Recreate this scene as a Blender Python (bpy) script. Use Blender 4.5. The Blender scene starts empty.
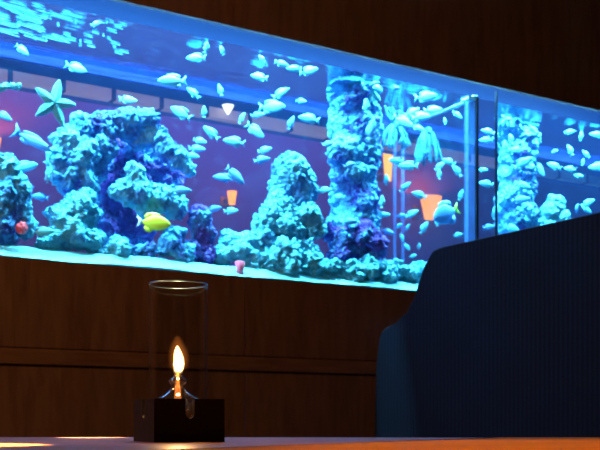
import bpy, bmesh, math, random
from mathutils import Vector, Matrix, noise

# ------------------------------------------------------------------ frame of reference
F = 1015.0                      # focal length in pixels of the 600 px wide frame
HOR = 421.0                     # row of the horizon
CAMZ = 0.78
DU = Vector((0.8517, 0.5240, 0))    # direction along the aquarium wall
DN = Vector((-0.5240, 0.8517, 0))   # direction through the wall, away from the camera
D0 = 3.263                      # distance from camera to the wall plane
P0 = Vector((-0.643, 3.434, 0))
PI = math.pi

sc = bpy.context.scene
sc.view_settings.view_transform = 'Standard'
sc.view_settings.look = 'None'
sc.view_settings.exposure = 0.0
sc.view_settings.gamma = 1.0
sc.view_settings.use_curve_mapping = False
sc.cycles.max_bounces = 8
sc.cycles.transparent_max_bounces = 16
sc.cycles.glossy_bounces = 4
sc.cycles.diffuse_bounces = 3
sc.cycles.volume_bounces = 1
sc.cycles.sample_clamp_indirect = 4.0

cam = bpy.data.cameras.new('camera')
cam.lens = F / 600 * 36
cam.sensor_width = 36
cam.shift_y = (HOR - 225) / 600
cam.clip_start = 0.05
cam.dof.use_dof = True
cam.dof.focus_distance = 1.45
cam.dof.aperture_fstop = 16
camo = bpy.data.objects.new('camera', cam)
camo.location = (0, 0, CAMZ)
camo.rotation_euler = (PI / 2, 0, 0)
sc.collection.objects.link(camo)
sc.camera = camo

w = bpy.data.worlds.new('world')
sc.world = w
w.use_nodes = True
w.node_tree.nodes['Background'].inputs[0].default_value = (0.01, 0.008, 0.012, 1)
w.node_tree.nodes['Background'].inputs[1].default_value = 0.3


def W(u, v, z):
    p = P0 + DU * u + DN * v
    return Vector((p.x, p.y, z))


def at(px, py, v):
    """point seen at a picture position, v metres behind the wall plane"""
    r = (px - 300) / F
    Y = (D0 + v) / (0.8517 - 0.5240 * r)
    return Vector((r * Y, Y, CAMZ + (HOR - py) / F * Y))


def scale_at(px, v):
    r = (px - 300) / F
    return (D0 + v) / (0.8517 - 0.5240 * r) / F


def uv(p):
    q = Vector((p[0], p[1], 0)) - P0
    return q.dot(DU), q.dot(DN)


WALLROT = math.atan2(DU.y, DU.x)


def area(name, loc, sx, sy, energy, col, direction, spread=PI):
    l = bpy.data.lights.new(name, 'AREA')
    l.shape = 'RECTANGLE'
    l.size = sx
    l.size_y = sy
    l.energy = energy
    l.color = col
    l.spread = spread
    o = bpy.data.objects.new(name, l)
    o.location = loc
    d = Vector(direction).normalized()
    zaxis = -d
    xaxis = (DU - zaxis * DU.dot(zaxis)).normalized()
    yaxis = zaxis.cross(xaxis)
    o.rotation_euler = Matrix((xaxis, yaxis, zaxis)).transposed().to_euler()
    sc.collection.objects.link(o)
    return o


def point(name, loc, energy, col, rad=0.05):
    l = bpy.data.lights.new(name, 'POINT')
    l.energy = energy
    l.color = col
    l.shadow_soft_size = rad
    o = bpy.data.objects.new(name, l)
    o.location = loc
    sc.collection.objects.link(o)
    return o


def spot(name, loc, target, energy, col, ang, blend=0.15, rad=0.01):
    l = bpy.data.lights.new(name, 'SPOT')
    l.energy = energy
    l.color = col
    l.spot_size = ang
    l.spot_blend = blend
    l.shadow_soft_size = rad
    o = bpy.data.objects.new(name, l)
    o.location = loc
    d = Vector(target) - Vector(loc)
    o.rotation_euler = d.to_track_quat('-Z', 'Y').to_euler()
    sc.collection.objects.link(o)
    return o


WATER_Z = 2.150
TOP_Z = 2.204
BOT_Z = 1.304
TD = 0.51                       # tank depth
# aquarium tubes in the hood above the water
TANK_COL = (0.24, 0.73, 1.0)
area('tank_tube_light_front', W(0.9, 0.035, 2.47), 4.6, 0.05, 470, TANK_COL, DN * 0.35 + Vector((0, 0, -1)))
area('tank_tube_light_rear', W(0.9, 0.36, 2.46), 4.6, 0.10, 80, (0.12, 0.45, 1.0), Vector((0, 0, -1)))
# room beyond the aquarium
area('far_room_light', W(1.0, 1.5, 2.7), 3.5, 0.2, 13, (0.38, 0.20, 1.0), DN + Vector((0, 0, -0.8)))
area('far_strip_fill', W(0.8, 0.95, 2.0), 4.0, 0.1, 5, (1.0, 0.55, 0.45), DN + Vector((0, 0, 0.9)))  # unseen fill added to brighten the tiled strip
point('far_warm_fill', W(-1.2, 0.85, 2.15), 7, (1.0, 0.30, 0.08), .03)  # unseen warm point added to light the left end of the strip
# dim warm light of the near room
area('warm_room_light', Vector((-2.2, 1.0, 2.75)), 0.9, 0.9, 60, (1.0, 0.50, 0.20), Vector((0.25, 0.75, -0.30)))
# narrow ceiling spots over the table
spot('table_spot_near', (-0.42, 1.20, 2.9), (-0.42, 1.235, 0.75), 5000, (1.0, 0.62, 0.22), math.radians(6.0))
spot('table_spot_far', (-0.37, 1.85, 2.9), (-0.37, 1.80, 0.75), 3000, (1.0, 0.80, 0.55), math.radians(3.2))
spot('table_spot_right', (0.55, 0.9, 2.9), (0.40, 1.15, 0.75), 165, (1.0, 0.48, 0.10), math.radians(26), 0.5)


# ------------------------------------------------------------------ materials
def newmat(name):
    m = bpy.data.materials.new(name)
    m.use_nodes = True
    nt = m.node_tree
    return m, nt, nt.nodes, nt.links, nt.nodes['Principled BSDF']


def ramp(N, pts):
    r = N.new('ShaderNodeValToRGB')
    e = r.color_ramp.elements
    e[0].position, e[0].color = pts[0][0], (*pts[0][1], 1)
    e[1].position, e[1].color = pts[-1][0], (*pts[-1][1], 1)
    for p, c in pts[1:-1]:
        k = e.new(p)
        k.color = (*c, 1)
    return r


def plain(name, col, rough=0.5, metal=0.0, spec=0.5):
    m, nt, N, L, b = newmat(name)
    b.inputs['Base Color'].default_value = (*col, 1)
    b.inputs['Roughness'].default_value = rough
    b.inputs['Metallic'].default_value = metal
    b.inputs['Specular IOR Level'].default_value = spec
    # a little procedural unevenness
    t = N.new('ShaderNodeTexNoise')
    t.inputs['Scale'].default_value = 30
    t.inputs['Detail'].default_value = 3
    mr = N.new('ShaderNodeMapRange')
    mr.inputs['To Min'].default_value = max(0.02, rough - 0.06)
    mr.inputs['To Max'].default_value = min(1, rough + 0.06)
    L.new(t.outputs['Fac'], mr.inputs['Value'])
    L.new(mr.outputs['Result'], b.inputs['Roughness'])
    return m


def emit(name, col, strength):
    m, nt, N, L, b = newmat(name)
    b.inputs['Base Color'].default_value = (*[c * 0.5 for c in col], 1)
    b.inputs['Emission Color'].default_value = (*col, 1)
    b.inputs['Emission Strength'].default_value = strength
    return m


def thin_glass(name, tint=(1, 1, 1), gloss=1.0, rough=0.0, floor_=0.0, ior=1.5):
    """clear sheet: transparent, with a Fresnel reflection on top"""
    m, nt, N, L, b = newmat(name)
    N.remove(b)
    out = N['Material Output']
    tr = N.new('ShaderNodeBsdfTransparent')
    tr.inputs[0].default_value = (*tint, 1)
    gl = N.new('ShaderNodeBsdfGlossy')
    gl.inputs['Roughness'].default_value = rough
    fr = N.new('ShaderNodeFresnel')
    fr.inputs['IOR'].default_value = ior
    mu = N.new('ShaderNodeMath')
    mu.operation = 'MULTIPLY_ADD'
    mu.use_clamp = True
    mu.inputs[1].default_value = gloss
    mu.inputs[2].default_value = floor_
    mx = N.new('ShaderNodeMixShader')
    # take the reflectance from the side that faces the ray, so both faces of a sheet act alike
    ge = N.new('ShaderNodeNewGeometry')
    inv = N.new('ShaderNodeMath')
    inv.operation = 'MULTIPLY_ADD'
    inv.inputs[1].default_value = (1 / ior - ior)
    inv.inputs[2].default_value = ior
    L.new(ge.outputs['Backfacing'], inv.inputs[0])
    # Fresnel node already inverts the IOR on the back side, give it 1/ior there
    L.new(inv.outputs[0], fr.inputs['IOR'])
    L.new(fr.outputs[0], mu.inputs[0])
    L.new(mu.outputs[0], mx.inputs[0])
    L.new(tr.outputs[0], mx.inputs[1])
    L.new(gl.outputs[0], mx.inputs[2])
    L.new(mx.outputs[0], out.inputs['Surface'])
    return m


def water_surface():
    m, nt, N, L, b = newmat('water_surface')
    N.remove(b)
    out = N['Material Output']
    tc = N.new('ShaderNodeTexCoord')
    mp = N.new('ShaderNodeMapping')
    mp.inputs['Scale'].default_value = (10, 46, 1)
    mp.inputs['Rotation'].default_value = (0, 0, 0)
    n1 = N.new('ShaderNodeTexNoise')
    n1.inputs['Scale'].default_value = 1.0
    n1.inputs['Detail'].default_value = 3
    n1.inputs['Roughness'].default_value = 0.45
    bp = N.new('ShaderNodeBump')
    bp.inputs['Strength'].default_value = 1.0
    bp.inputs['Distance'].default_value = 0.0035
    L.new(tc.outputs['Object'], mp.inputs[0])
    L.new(mp.outputs[0], n1.inputs['Vector'])
    sx = N.new('ShaderNodeSeparateXYZ')
    L.new(tc.outputs['Object'], sx.inputs[0])
    am = N.new('ShaderNodeMapRange')       # the pump stirs the left end
    am.inputs['From Min'].default_value = -0.25
    am.inputs['From Max'].default_value = 0.35
    am.inputs['To Min'].default_value = 0.0035
    am.inputs['To Max'].default_value = 0.0025
    L.new(sx.outputs['X'], am.inputs['Value'])
    L.new(am.outputs[0], bp.inputs['Distance'])
    L.new(n1.outputs['Fac'], bp.inputs['Height'])
    tr = N.new('ShaderNodeBsdfTransparent')
    tr.inputs[0].default_value = (0.93, 0.98, 1, 1)
    gl = N.new('ShaderNodeBsdfGlossy')
    gl.inputs['Color'].default_value = (0.80, 0.92, 1.0, 1)
    gl.inputs['Roughness'].default_value = 0.03
    L.new(bp.outputs[0], gl.inputs['Normal'])
    lw = N.new('ShaderNodeLayerWeight')
    lw.inputs['Blend'].default_value = 0.5
    L.new(bp.outputs[0], lw.inputs['Normal'])
    mr = N.new('ShaderNodeMapRange')       # beyond the critical angle the surface reflects totally
    mr.inputs['From Min'].default_value = 0.42
    mr.inputs['From Max'].default_value = 0.54
    mr.inputs['To Min'].default_value = 0.03
    mr.inputs['To Max'].default_value = 1.0
    L.new(lw.outputs['Facing'], mr.inputs['Value'])
    mx = N.new('ShaderNodeMixShader')
    L.new(mr.outputs[0], mx.inputs[0])
    L.new(tr.outputs[0], mx.inputs[1])
    L.new(gl.outputs[0], mx.inputs[2])
    L.new(mx.outputs[0], out.inputs['Surface'])
    return m


def water_volume():
    m, nt, N, L, b = newmat('water_body')
    N.remove(b)
    out = N['Material Output']
    tr = N.new('ShaderNodeBsdfTransparent')
    L.new(tr.outputs[0], out.inputs['Surface'])
    vs = N.new('ShaderNodeVolumeScatter')
    vs.inputs['Color'].default_value = (0.16, 0.34, 1.0, 1)
    vs.inputs['Density'].default_value = 0.065
    vs.inputs['Anisotropy'].default_value = 0.0
    L.new(vs.outputs[0], out.inputs['Volume'])
    return m


def rock_mat(name, pale, mid, dark, scale=14.0, darkness=0.5):
    m, nt, N, L, b = newmat(name)
    tc = N.new('ShaderNodeTexCoord')
    n1 = N.new('ShaderNodeTexNoise')
    n1.inputs['Scale'].default_value = scale
    n1.inputs['Detail'].default_value = 7
    n1.inputs['Roughness'].default_value = 0.68
    n2 = N.new('ShaderNodeTexNoise')
    n2.inputs['Scale'].default_value = scale * 0.35
    n2.inputs['Detail'].default_value = 4
    vo = N.new('ShaderNodeTexVoronoi')
    vo.inputs['Scale'].default_value = scale * 6
    for n in (n1, n2, vo):
        L.new(tc.outputs['Object'], n.inputs['Vector'])
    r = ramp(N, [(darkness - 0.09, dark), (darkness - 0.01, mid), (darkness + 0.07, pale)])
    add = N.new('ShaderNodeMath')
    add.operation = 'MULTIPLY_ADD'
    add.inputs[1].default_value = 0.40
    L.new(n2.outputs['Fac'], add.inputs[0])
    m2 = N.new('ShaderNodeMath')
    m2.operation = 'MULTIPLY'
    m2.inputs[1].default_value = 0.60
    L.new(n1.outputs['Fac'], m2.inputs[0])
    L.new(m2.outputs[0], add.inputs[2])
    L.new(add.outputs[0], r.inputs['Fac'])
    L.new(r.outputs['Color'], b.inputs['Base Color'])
    b.inputs['Roughness'].default_value = 0.85
    b.inputs['Specular IOR Level'].default_value = 0.2
    sub = N.new('ShaderNodeMath')
    sub.operation = 'MULTIPLY_ADD'
    sub.inputs[1].default_value = 0.5
    L.new(vo.outputs['Distance'], sub.inputs[0])
    L.new(n1.outputs['Fac'], sub.inputs[2])
    bp = N.new('ShaderNodeBump')
    bp.inputs['Strength'].default_value = 0.9
    bp.inputs['Distance'].default_value = 0.020
    L.new(sub.outputs[0], bp.inputs['Height'])
    L.new(bp.outputs[0], b.inputs['Normal'])
    return m


def wood_mat(name, c1, c2, grain=(1, 1, 14), rough=0.45, scale=6.0, spec=0.5):
    m, nt, N, L, b = newmat(name)
    tc = N.new('ShaderNodeTexCoord')
    mp = N.new('ShaderNodeMapping')
    mp.inputs['Scale'].default_value = grain
    n1 = N.new('ShaderNodeTexNoise')
    n1.inputs['Scale'].default_value = scale
    n1.inputs['Detail'].default_value = 6
    n1.inputs['Roughness'].default_value = 0.6
    n1.inputs['Distortion'].default_value = 0.4
    L.new(tc.outputs['Object'], mp.inputs[0])
    L.new(mp.outputs[0], n1.inputs['Vector'])
    r = ramp(N, [(0.32, c2), (0.62, c1)])
    L.new(n1.outputs['Fac'], r.inputs['Fac'])
    L.new(r.outputs['Color'], b.inputs['Base Color'])
    b.inputs['Roughness'].default_value = rough
    b.inputs['Specular IOR Level'].default_value = spec
    bp = N.new('ShaderNodeBump')
    bp.inputs['Strength'].default_value = 0.25
    bp.inputs['Distance'].default_value = 0.002
    L.new(n1.outputs['Fac'], bp.inputs['Height'])
    L.new(bp.outputs[0], b.inputs['Normal'])
    return m


def fabric_mat():
    m, nt, N, L, b = newmat('navy_ribbed_fabric')
    tc = N.new('ShaderNodeTexCoord')
    wv = N.new('ShaderNodeTexWave')
    wv.wave_type = 'BANDS'
    wv.bands_direction = 'Y'
    wv.inputs['Scale'].default_value = 16.0
    wv.inputs['Distortion'].default_value = 0.3
    wv.inputs['Detail'].default_value = 2
    L.new(tc.outputs['Object'], wv.inputs['Vector'])
    n1 = N.new('ShaderNodeTexNoise')
    n1.inputs['Scale'].default_value = 5
    n1.inputs['Detail'].default_value = 5
    L.new(tc.outputs['Object'], n1.inputs['Vector'])
    r = ramp(N, [(0.0, (0.0050, 0.0115, 0.026)), (1.0, (0.010, 0.024, 0.055))])
    mu = N.new('ShaderNodeMath')
    mu.operation = 'MULTIPLY'
    L.new(wv.outputs['Fac'], mu.inputs[0])
    L.new(n1.outputs['Fac'], mu.inputs[1])
    L.new(mu.outputs[0], r.inputs['Fac'])
    L.new(r.outputs['Color'], b.inputs['Base Color'])
    b.inputs['Roughness'].default_value = 0.9
    b.inputs['Specular IOR Level'].default_value = 0.15
    b.inputs['Sheen Weight'].default_value = 0.0
    bp = N.new('ShaderNodeBump')
    bp.inputs['Strength'].default_value = 0.35
    bp.inputs['Distance'].default_value = 0.002
    L.new(wv.outputs['Fac'], bp.inputs['Height'])
    L.new(bp.outputs[0], b.inputs['Normal'])
    return m


def tile_mat():
    m, nt, N, L, b = newmat('taupe_tile_strip')
    tc = N.new('ShaderNodeTexCoord')
    mp = N.new('ShaderNodeMapping')
    mp.inputs['Rotation'].default_value = (PI / 2, 0, 0)
    br = N.new('ShaderNodeTexBrick')
    br.inputs['Scale'].default_value = 1
    br.inputs['Brick Width'].default_value = 0.24
    br.inputs['Row Height'].default_value = 1.0
    br.inputs['Mortar Size'].default_value = 0.012
    br.inputs['Color1'].default_value = (0.75, 0.60, 0.50, 1)
    br.inputs['Color2'].default_value = (0.58, 0.44, 0.38, 1)
    br.inputs['Mortar'].default_value = (0.03, 0.03, 0.05, 1)
    L.new(tc.outputs['Object'], br.inputs['Vector'])
    L.new(br.outputs['Color'], b.inputs['Base Color'])
    b.inputs['Roughness'].default_value = 0.5
    return m


M = {}
M['wall_wood'] = wood_mat('dark_wall_wood', (0.17, 0.080, 0.040), (0.105, 0.046, 0.022), (5, 5, 0.7), 0.55, 7)
M['trim_wood'] = wood_mat('trim_wood', (0.18, 0.085, 0.042), (0.12, 0.054, 0.027), (1.2, 1.2, 10), 0.45, 6)
M['table_wood'] = wood_mat('table_wood', (0.42, 0.17, 0.09), (0.22, 0.08, 0.045), (2, 14, 2), 0.30, 5)
M['orange_wood'] = wood_mat('orange_wood', (0.50, 0.20, 0.012), (0.34, 0.12, 0.008), (2, 10, 2), 0.6, 5, 0.02)
M['black_wood'] = wood_mat('black_wood', (0.013, 0.009, 0.009), (0.005, 0.004, 0.004), (3, 3, 10), 0.45, 20, 0.2)
M['floor'] = wood_mat('floor_boards', (0.06, 0.03, 0.018), (0.025, 0.012, 0.008), (2, 12, 1), 0.4, 4)
M['plaster'] = plain('dark_plaster', (0.10, 0.055, 0.035), 0.8)
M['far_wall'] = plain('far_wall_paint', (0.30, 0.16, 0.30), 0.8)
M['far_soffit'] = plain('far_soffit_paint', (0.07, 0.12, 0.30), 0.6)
M['fabric'] = fabric_mat()
M['piping'] = plain('navy_piping', (0.02, 0.035, 0.08), 0.7)
M['glass'] = thin_glass('aquarium_glass', (0.93, 0.98, 1.0), 0.8)
M['clear_glass'] = thin_glass('clear_glass', (0.97, 0.97, 0.97), 1.3, 0.015, 0.0)
M['flask_glass'] = thin_glass('flask_glass', (0.93, 0.93, 0.95), 1.5, 0.08, 0.17)
M['rim_glass'] = thin_glass('glass_rim_tank_tint', (0.9, 0.95, 1.0), 1.0, 0.30, 0.75)
M['rim_glass'].node_tree.nodes['Glossy BSDF'].inputs['Color'].default_value = (0.35, 0.70, 1.0, 1)  # blue tint puts the tank's light into the rim colour
M['acrylic'] = thin_glass('acrylic_batten', (0.72, 0.88, 1.0), 1.0, 0.12, 0.12)
m_, nt_, N_, L_, b_ = newmat('cloudy_acrylic')
b_.inputs['Base Color'].default_value = (0.12, 0.36, 0.85, 1)
b_.inputs['Alpha'].default_value = 0.20
b_.inputs['Roughness'].default_value = 0.2
M['cloudy'] = m_
M['acrylic_white'] = plain('frosted_acrylic', (0.45, 0.80, 0.90), 0.35)
M['silicone'] = plain('black_silicone', (0.006, 0.008, 0.015), 0.4)
M['water_surface'] = water_surface()
M['water_body'] = water_volume()
M['hood'] = plain('hood_plastic', (0.002, 0.007, 0.026), 0.6, 0, 0.05)
M['rim_blue'] = plain('blue_rim_plastic', (0.006, 0.016, 0.09), 0.5, 0, 0.1)
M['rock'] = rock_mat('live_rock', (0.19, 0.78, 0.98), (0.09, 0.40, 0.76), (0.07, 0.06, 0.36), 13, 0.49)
M['rock_purple_shaded'] = rock_mat('purple_shaded_live_rock', (0.13, 0.62, 0.84), (0.08, 0.24, 0.60), (0.10, 0.05, 0.30), 15, 0.58)  # purple rock tone, with the cave's shade darkened into the colour
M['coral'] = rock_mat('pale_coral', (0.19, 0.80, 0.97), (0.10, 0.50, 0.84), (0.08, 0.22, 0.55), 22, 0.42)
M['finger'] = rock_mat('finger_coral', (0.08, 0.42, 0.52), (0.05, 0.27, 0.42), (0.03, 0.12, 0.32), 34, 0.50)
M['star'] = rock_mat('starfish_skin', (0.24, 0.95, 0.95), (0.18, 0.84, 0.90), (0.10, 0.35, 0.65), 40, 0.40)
M['pink'] = plain('pink_lamp_glint', (1.0, 0.12, 0.20), 0.6)  # pink of a reflected lamp, put on a modelled cup
M['red'] = plain('red_knob', (1.0, 0.05, 0.06), 0.6)
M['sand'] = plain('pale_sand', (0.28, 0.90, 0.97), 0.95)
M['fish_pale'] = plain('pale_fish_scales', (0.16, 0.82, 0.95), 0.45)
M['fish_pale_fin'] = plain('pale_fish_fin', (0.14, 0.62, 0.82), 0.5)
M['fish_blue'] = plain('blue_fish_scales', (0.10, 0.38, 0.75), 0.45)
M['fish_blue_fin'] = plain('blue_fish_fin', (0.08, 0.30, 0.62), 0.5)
M['fish_yellow'] = plain('yellow_fish_scales', (1.0, 0.88, 0.02), 0.5)
M['fish_white'] = plain('white_fish_tail', (0.80, 0.95, 0.95), 0.5)
M['fish_green'] = plain('green_fish_scales', (0.45, 0.95, 0.05), 0.5)
M['eye'] = plain('fish_eye', (0.01, 0.01, 0.02), 0.2)
M['oil'] = thin_glass('amber_oil', (1.0, 0.62, 0.30), 1.0, 0.05, 0.05)
M['lamp_orange'] = emit('orange_lamp_shade', (1.0, 0.27, 0.01), 2.3)
M['lamp_yellow'] = emit('yellow_lamp_shade', (1.0, 0.42, 0.02), 1.9)
M['lamp_white'] = emit('white_lamp_glass', (1.0, 0.92, 0.75), 2.0)
M['brass'] = plain('brass', (0.45, 0.25, 0.08), 0.35, 1.0)
M['white_wick'] = emit('wick_painted_glow', (1.0, 0.30, 0.05), 0.75)  # emission stands in for flame light caught in the lamp neck


def flame_mat(name, col, strength, power):
    m, nt, N, L, b = newmat(name)
    N.remove(b)
    out = N['Material Output']
    tr = N.new('ShaderNodeBsdfTransparent')
    em = N.new('ShaderNodeEmission')
    em.inputs[0].default_value = (*col, 1)
    em.inputs[1].default_value = strength
    mx = N.new('ShaderNodeAddShader')
    # the thicker the flame along the line of sight, the brighter
    lw = N.new('ShaderNodeLayerWeight')
    lw.inputs['Blend'].default_value = 0.5
    iv = N.new('ShaderNodeMath'); iv.operation = 'SUBTRACT'; iv.inputs[0].default_value = 1.0
    pw = N.new('ShaderNodeMath'); pw.operation = 'POWER'; pw.inputs[1].default_value = power
    ms = N.new('ShaderNodeMath'); ms.operation = 'MULTIPLY'; ms.inputs[1].default_value = strength
    L.new(lw.outputs['Facing'], iv.inputs[1])
    L.new(iv.outputs[0], pw.inputs[0])
    L.new(pw.outputs[0], ms.inputs[0])
    L.new(ms.outputs[0], em.inputs[1])
    L.new(tr.outputs[0], mx.inputs[0])
    L.new(em.outputs[0], mx.inputs[1])
    L.new(mx.outputs[0], out.inputs['Surface'])
    return m


M['flame_halo'] = flame_mat('flame_glow_shell', (1.0, 0.26, 0.04), 0.22, 4.5)
M['flame'] = flame_mat('flame_core', (1.0, 0.62, 0.22), 3.6, 0.8)


# ------------------------------------------------------------------ helpers
C = sc.collection


def obj(name, bm, mat, parent=None, smooth=False, loc=None):
    me = bpy.data.meshes.new(name)
    bmesh.ops.recalc_face_normals(bm, faces=bm.faces)
    bm.to_mesh(me)
    bm.free()
    if mat:
        me.materials.append(mat)
    if smooth:
        for p in me.polygons:
            p.use_smooth = True
    o = bpy.data.objects.new(name, me)
    C.objects.link(o)
    if parent is not None:
        o.parent = parent
    if loc is not None:
        o.location = loc
    return o


def empty(name, loc=(0, 0, 0), rotz=0):
    o = bpy.data.objects.new(name, None)
    o.empty_display_size = 0.05
    o.location = loc
    o.rotation_euler = (0, 0, rotz)
    C.objects.link(o)
    return o


def tag(o, label, cat, group=None, kind=None):
    o['label'] = label
    o['category'] = cat
    if group:
        o['group'] = group
    if kind:
        o['kind'] = kind
    return o


def struct(o):
    o['kind'] = 'structure'
    return o


def box(bm, x0, x1, y0, y1, z0, z1, mat=None):
    vs = [bm.verts.new(p) for p in ((x0, y0, z0), (x1, y0, z0), (x1, y1, z0), (x0, y1, z0),
                                    (x0, y0, z1), (x1, y0, z1), (x1, y1, z1), (x0, y1, z1))]
    for f in ((0, 1, 2, 3), (4, 5, 6, 7), (0, 1, 5, 4), (1, 2, 6, 5), (2, 3, 7, 6), (3, 0, 4, 7)):
        bm.faces.new([vs[i] for i in f])
    return vs


def bev(bm, w=0.003, seg=2):
    bmesh.ops.bevel(bm, geom=list(bm.edges), offset=w, segments=seg, affect='EDGES', profile=0.6)


def prism(bm, pts, y0, y1, axis='y'):
    """closed outline (a, b) extruded: axis y -> (a, y, b), axis x -> (x, a, b), axis z -> (a, b, z)"""
    def P(a, b, t):
        return {'y': (a, t, b), 'x': (t, a, b), 'z': (a, b, t)}[axis]
    A = [bm.verts.new(P(a, b, y0)) for a, b in pts]
    B = [bm.verts.new(P(a, b, y1)) for a, b in pts]
    bm.faces.new(A)
    bm.faces.new(list(reversed(B)))
    n = len(pts)
    for i in range(n):
        bm.faces.new([A[i], A[(i + 1) % n], B[(i + 1) % n], B[i]])


def lathe(bm, prof, seg=40, cx=0, cy=0, close=False):
    rings = []
    for r, z in prof:
        if r < 1e-5:
            rings.append([bm.verts.new((cx, cy, z))])
        else:
            rings.append([bm.verts.new((cx + r * math.cos(2 * PI * i / seg), cy + r * math.sin(2 * PI * i / seg), z)) for i in range(seg)])
    pairs = list(zip(rings, rings[1:]))
    if close:
        pairs.append((rings[-1], rings[0]))
    for a, b in pairs:
        for i in range(seg):
            j = (i + 1) % seg
            if len(a) == 1 and len(b) == 1:
                continue
            if len(a) == 1:
                bm.faces.new([a[0], b[i], b[j]])
            elif len(b) == 1:
                bm.faces.new([a[i], a[j], b[0]])
            else:
                bm.faces.new([a[i], a[j], b[j], b[i]])


def tube(bm, pts, rads, seg=8):
    pts = [Vector(p) for p in pts]
    rings = []
    for i, p in enumerate(pts):
        t = (pts[min(i + 1, len(pts) - 1)] - pts[max(i - 1, 0)]).normalized()
        a = t.orthogonal().normalized() if i == 0 else (pa - t * pa.dot(t)).normalized()
        pa = a
        b = t.cross(a)
        rings.append([bm.verts.new(p + (a * math.cos(2 * PI * k / seg) + b * math.sin(2 * PI * k / seg)) * rads[i]) for k in range(seg)])
    for r0, r1 in zip(rings, rings[1:]):
        for k in range(seg):
            bm.faces.new([r0[k], r0[(k + 1) % seg], r1[(k + 1) % seg], r1[k]])
    bm.faces.new(rings[0])
    bm.faces.new(rings[-1])


def wallobj(name, bm, mat, parent=None, smooth=False):
    """object whose local axes are x along the wall, y through it, z up"""
    o = obj(name, bm, mat, parent, smooth)
    if parent is None:
        o.location = P0
        o.rotation_euler = (0, 0, WALLROT)
    return o


# ------------------------------------------------------------------ the setting
UL, UR = -1.35, 3.6
ZC = 3.0

bm = bmesh.new(); box(bm, -4.0, 6.0, -5.2, 2.4, -0.1, 0.0)
struct(wallobj('floor', bm, M['floor']))
bm = bmesh.new(); box(bm, -4.0, 6.0, -5.2, 2.4, ZC, ZC + 0.1)
struct(wallobj('ceiling', bm, M['plaster']))
# panelled wall with the aquarium opening
bm = bmesh.new()
box(bm, -3.9, UL, -0.018, 0.0, 0, ZC)
box(bm, UR, 5.9, -0.018, 0.0, 0, ZC)
# boards below the opening, upper and lower row, with fine joints
rnd = random.Random(3)
u = UL
while u < UR - 0.01:
    u2 = min(UR, u + 0.93)
    box(bm, u + 0.002, u2 - 0.002, -0.018, -0.001, 0, 0.955)
    box(bm, u + 0.002, u2 - 0.002, -0.018, -0.001, 1.018, BOT_Z)
    u = u2
box(bm, UL, UR, -0.015, -0.001, 0.95, 1.02)
u = UL - 0.04
while u < UR - 0.01:
    u2 = min(UR, u + 1.0)
    box(bm, max(u, UL) + 0.0015, u2 - 0.0015, -0.018, -0.001, TOP_Z, ZC)
    u = u2
box(bm, UL, UR, -0.010, -0.002, TOP_Z + 0.001, ZC)
struct(wallobj('wall_front', bm, M['wall_wood']))
bm = bmesh.new()
box(bm, UL, UR, -0.024, -0.0121, 0.963, 1.011)
bev(bm, 0.002)
struct(wallobj('trim_1', bm, M['trim_wood']))
bm = bmesh.new(); box(bm, -4.0, -3.9, -5.2, 2.4, 0, ZC)
struct(wallobj('wall_left', bm, M['plaster']))
bm = bmesh.new(); box(bm, 5.9, 6.0, -5.2, 2.4, 0, ZC)
struct(wallobj('wall_right', bm, M['plaster']))
bm = bmesh.new(); box(bm, -3.9, 5.9, -5.2, -5.1, 0, ZC)
struct(wallobj('wall_rear', bm, M['plaster']))
# room beyond the tank
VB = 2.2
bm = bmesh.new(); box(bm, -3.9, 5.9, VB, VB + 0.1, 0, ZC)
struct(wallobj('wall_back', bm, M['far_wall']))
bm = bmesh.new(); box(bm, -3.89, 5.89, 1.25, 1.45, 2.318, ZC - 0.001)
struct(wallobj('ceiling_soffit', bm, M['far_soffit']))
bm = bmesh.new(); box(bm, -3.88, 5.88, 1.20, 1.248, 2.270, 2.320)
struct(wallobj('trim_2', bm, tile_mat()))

# ------------------------------------------------------------------ aquarium
tank = empty('aquarium', P0, WALLROT)
tag(tank, 'long glass aquarium built into the dark wood wall', 'aquarium')
UPX = uv(at(478, 200, 0.0))[0]


def part(name, mat, bm, parent=tank, smooth=False, bw=None):
    if bw:
        bev(bm, bw)
    return obj(name, bm, mat, parent, smooth)


bm = bmesh.new(); box(bm, UL + 0.01, UR - 0.01, 0.002, 0.010, BOT_Z + 0.001, TOP_Z + 0.03)
part('front_glass', M['glass'], bm)
bm = bmesh.new(); box(bm, UL + 0.01, UR - 0.01, TD, TD + 0.008, BOT_Z, WATER_Z + 0.03)
part('back_glass', M['glass'], bm)
bm = bmesh.new(); box(bm, UL + 0.01, UR - 0.01, 0.0, TD + 0.01, BOT_Z - 0.06, BOT_Z)
part('base_panel', M['rim_blue'], bm)
for nm, a, b in (('end_glass', UL, UL + 0.01), ('end_glass', UR - 0.01, UR)):
    bm = bmesh.new(); box(bm, a, b, 0.0, TD + 0.01, BOT_Z - 0.06, 2.55)
    part(nm, M['rim_blue'], bm)
bm = bmesh.new()
box(bm, UL + 0.01, UR - 0.01, TD - 0.016, TD - 0.001, WATER_Z - 0.030, WATER_Z + 0.034)
part('rear_rim', M['rim_blue'], bm, bw=0.003)
bm = bmesh.new()
box(bm, UL + 0.01, UR - 0.01, TD + 0.018, TD + 0.030, WATER_Z - 0.048, WATER_Z - 0.040)
# lamp hood over the tank: back board and lid
bm2 = bmesh.new()
box(bm2, UL + 0.01, UR - 0.01, TD + 0.026, TD + 0.040, WATER_Z + 0.036, 2.56)
box(bm2, UL + 0.01, UR - 0.01, 0.0, TD + 0.026, 2.545, 2.56)
bm.free()
part('lamp_hood', M['hood'], bm2)
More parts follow.
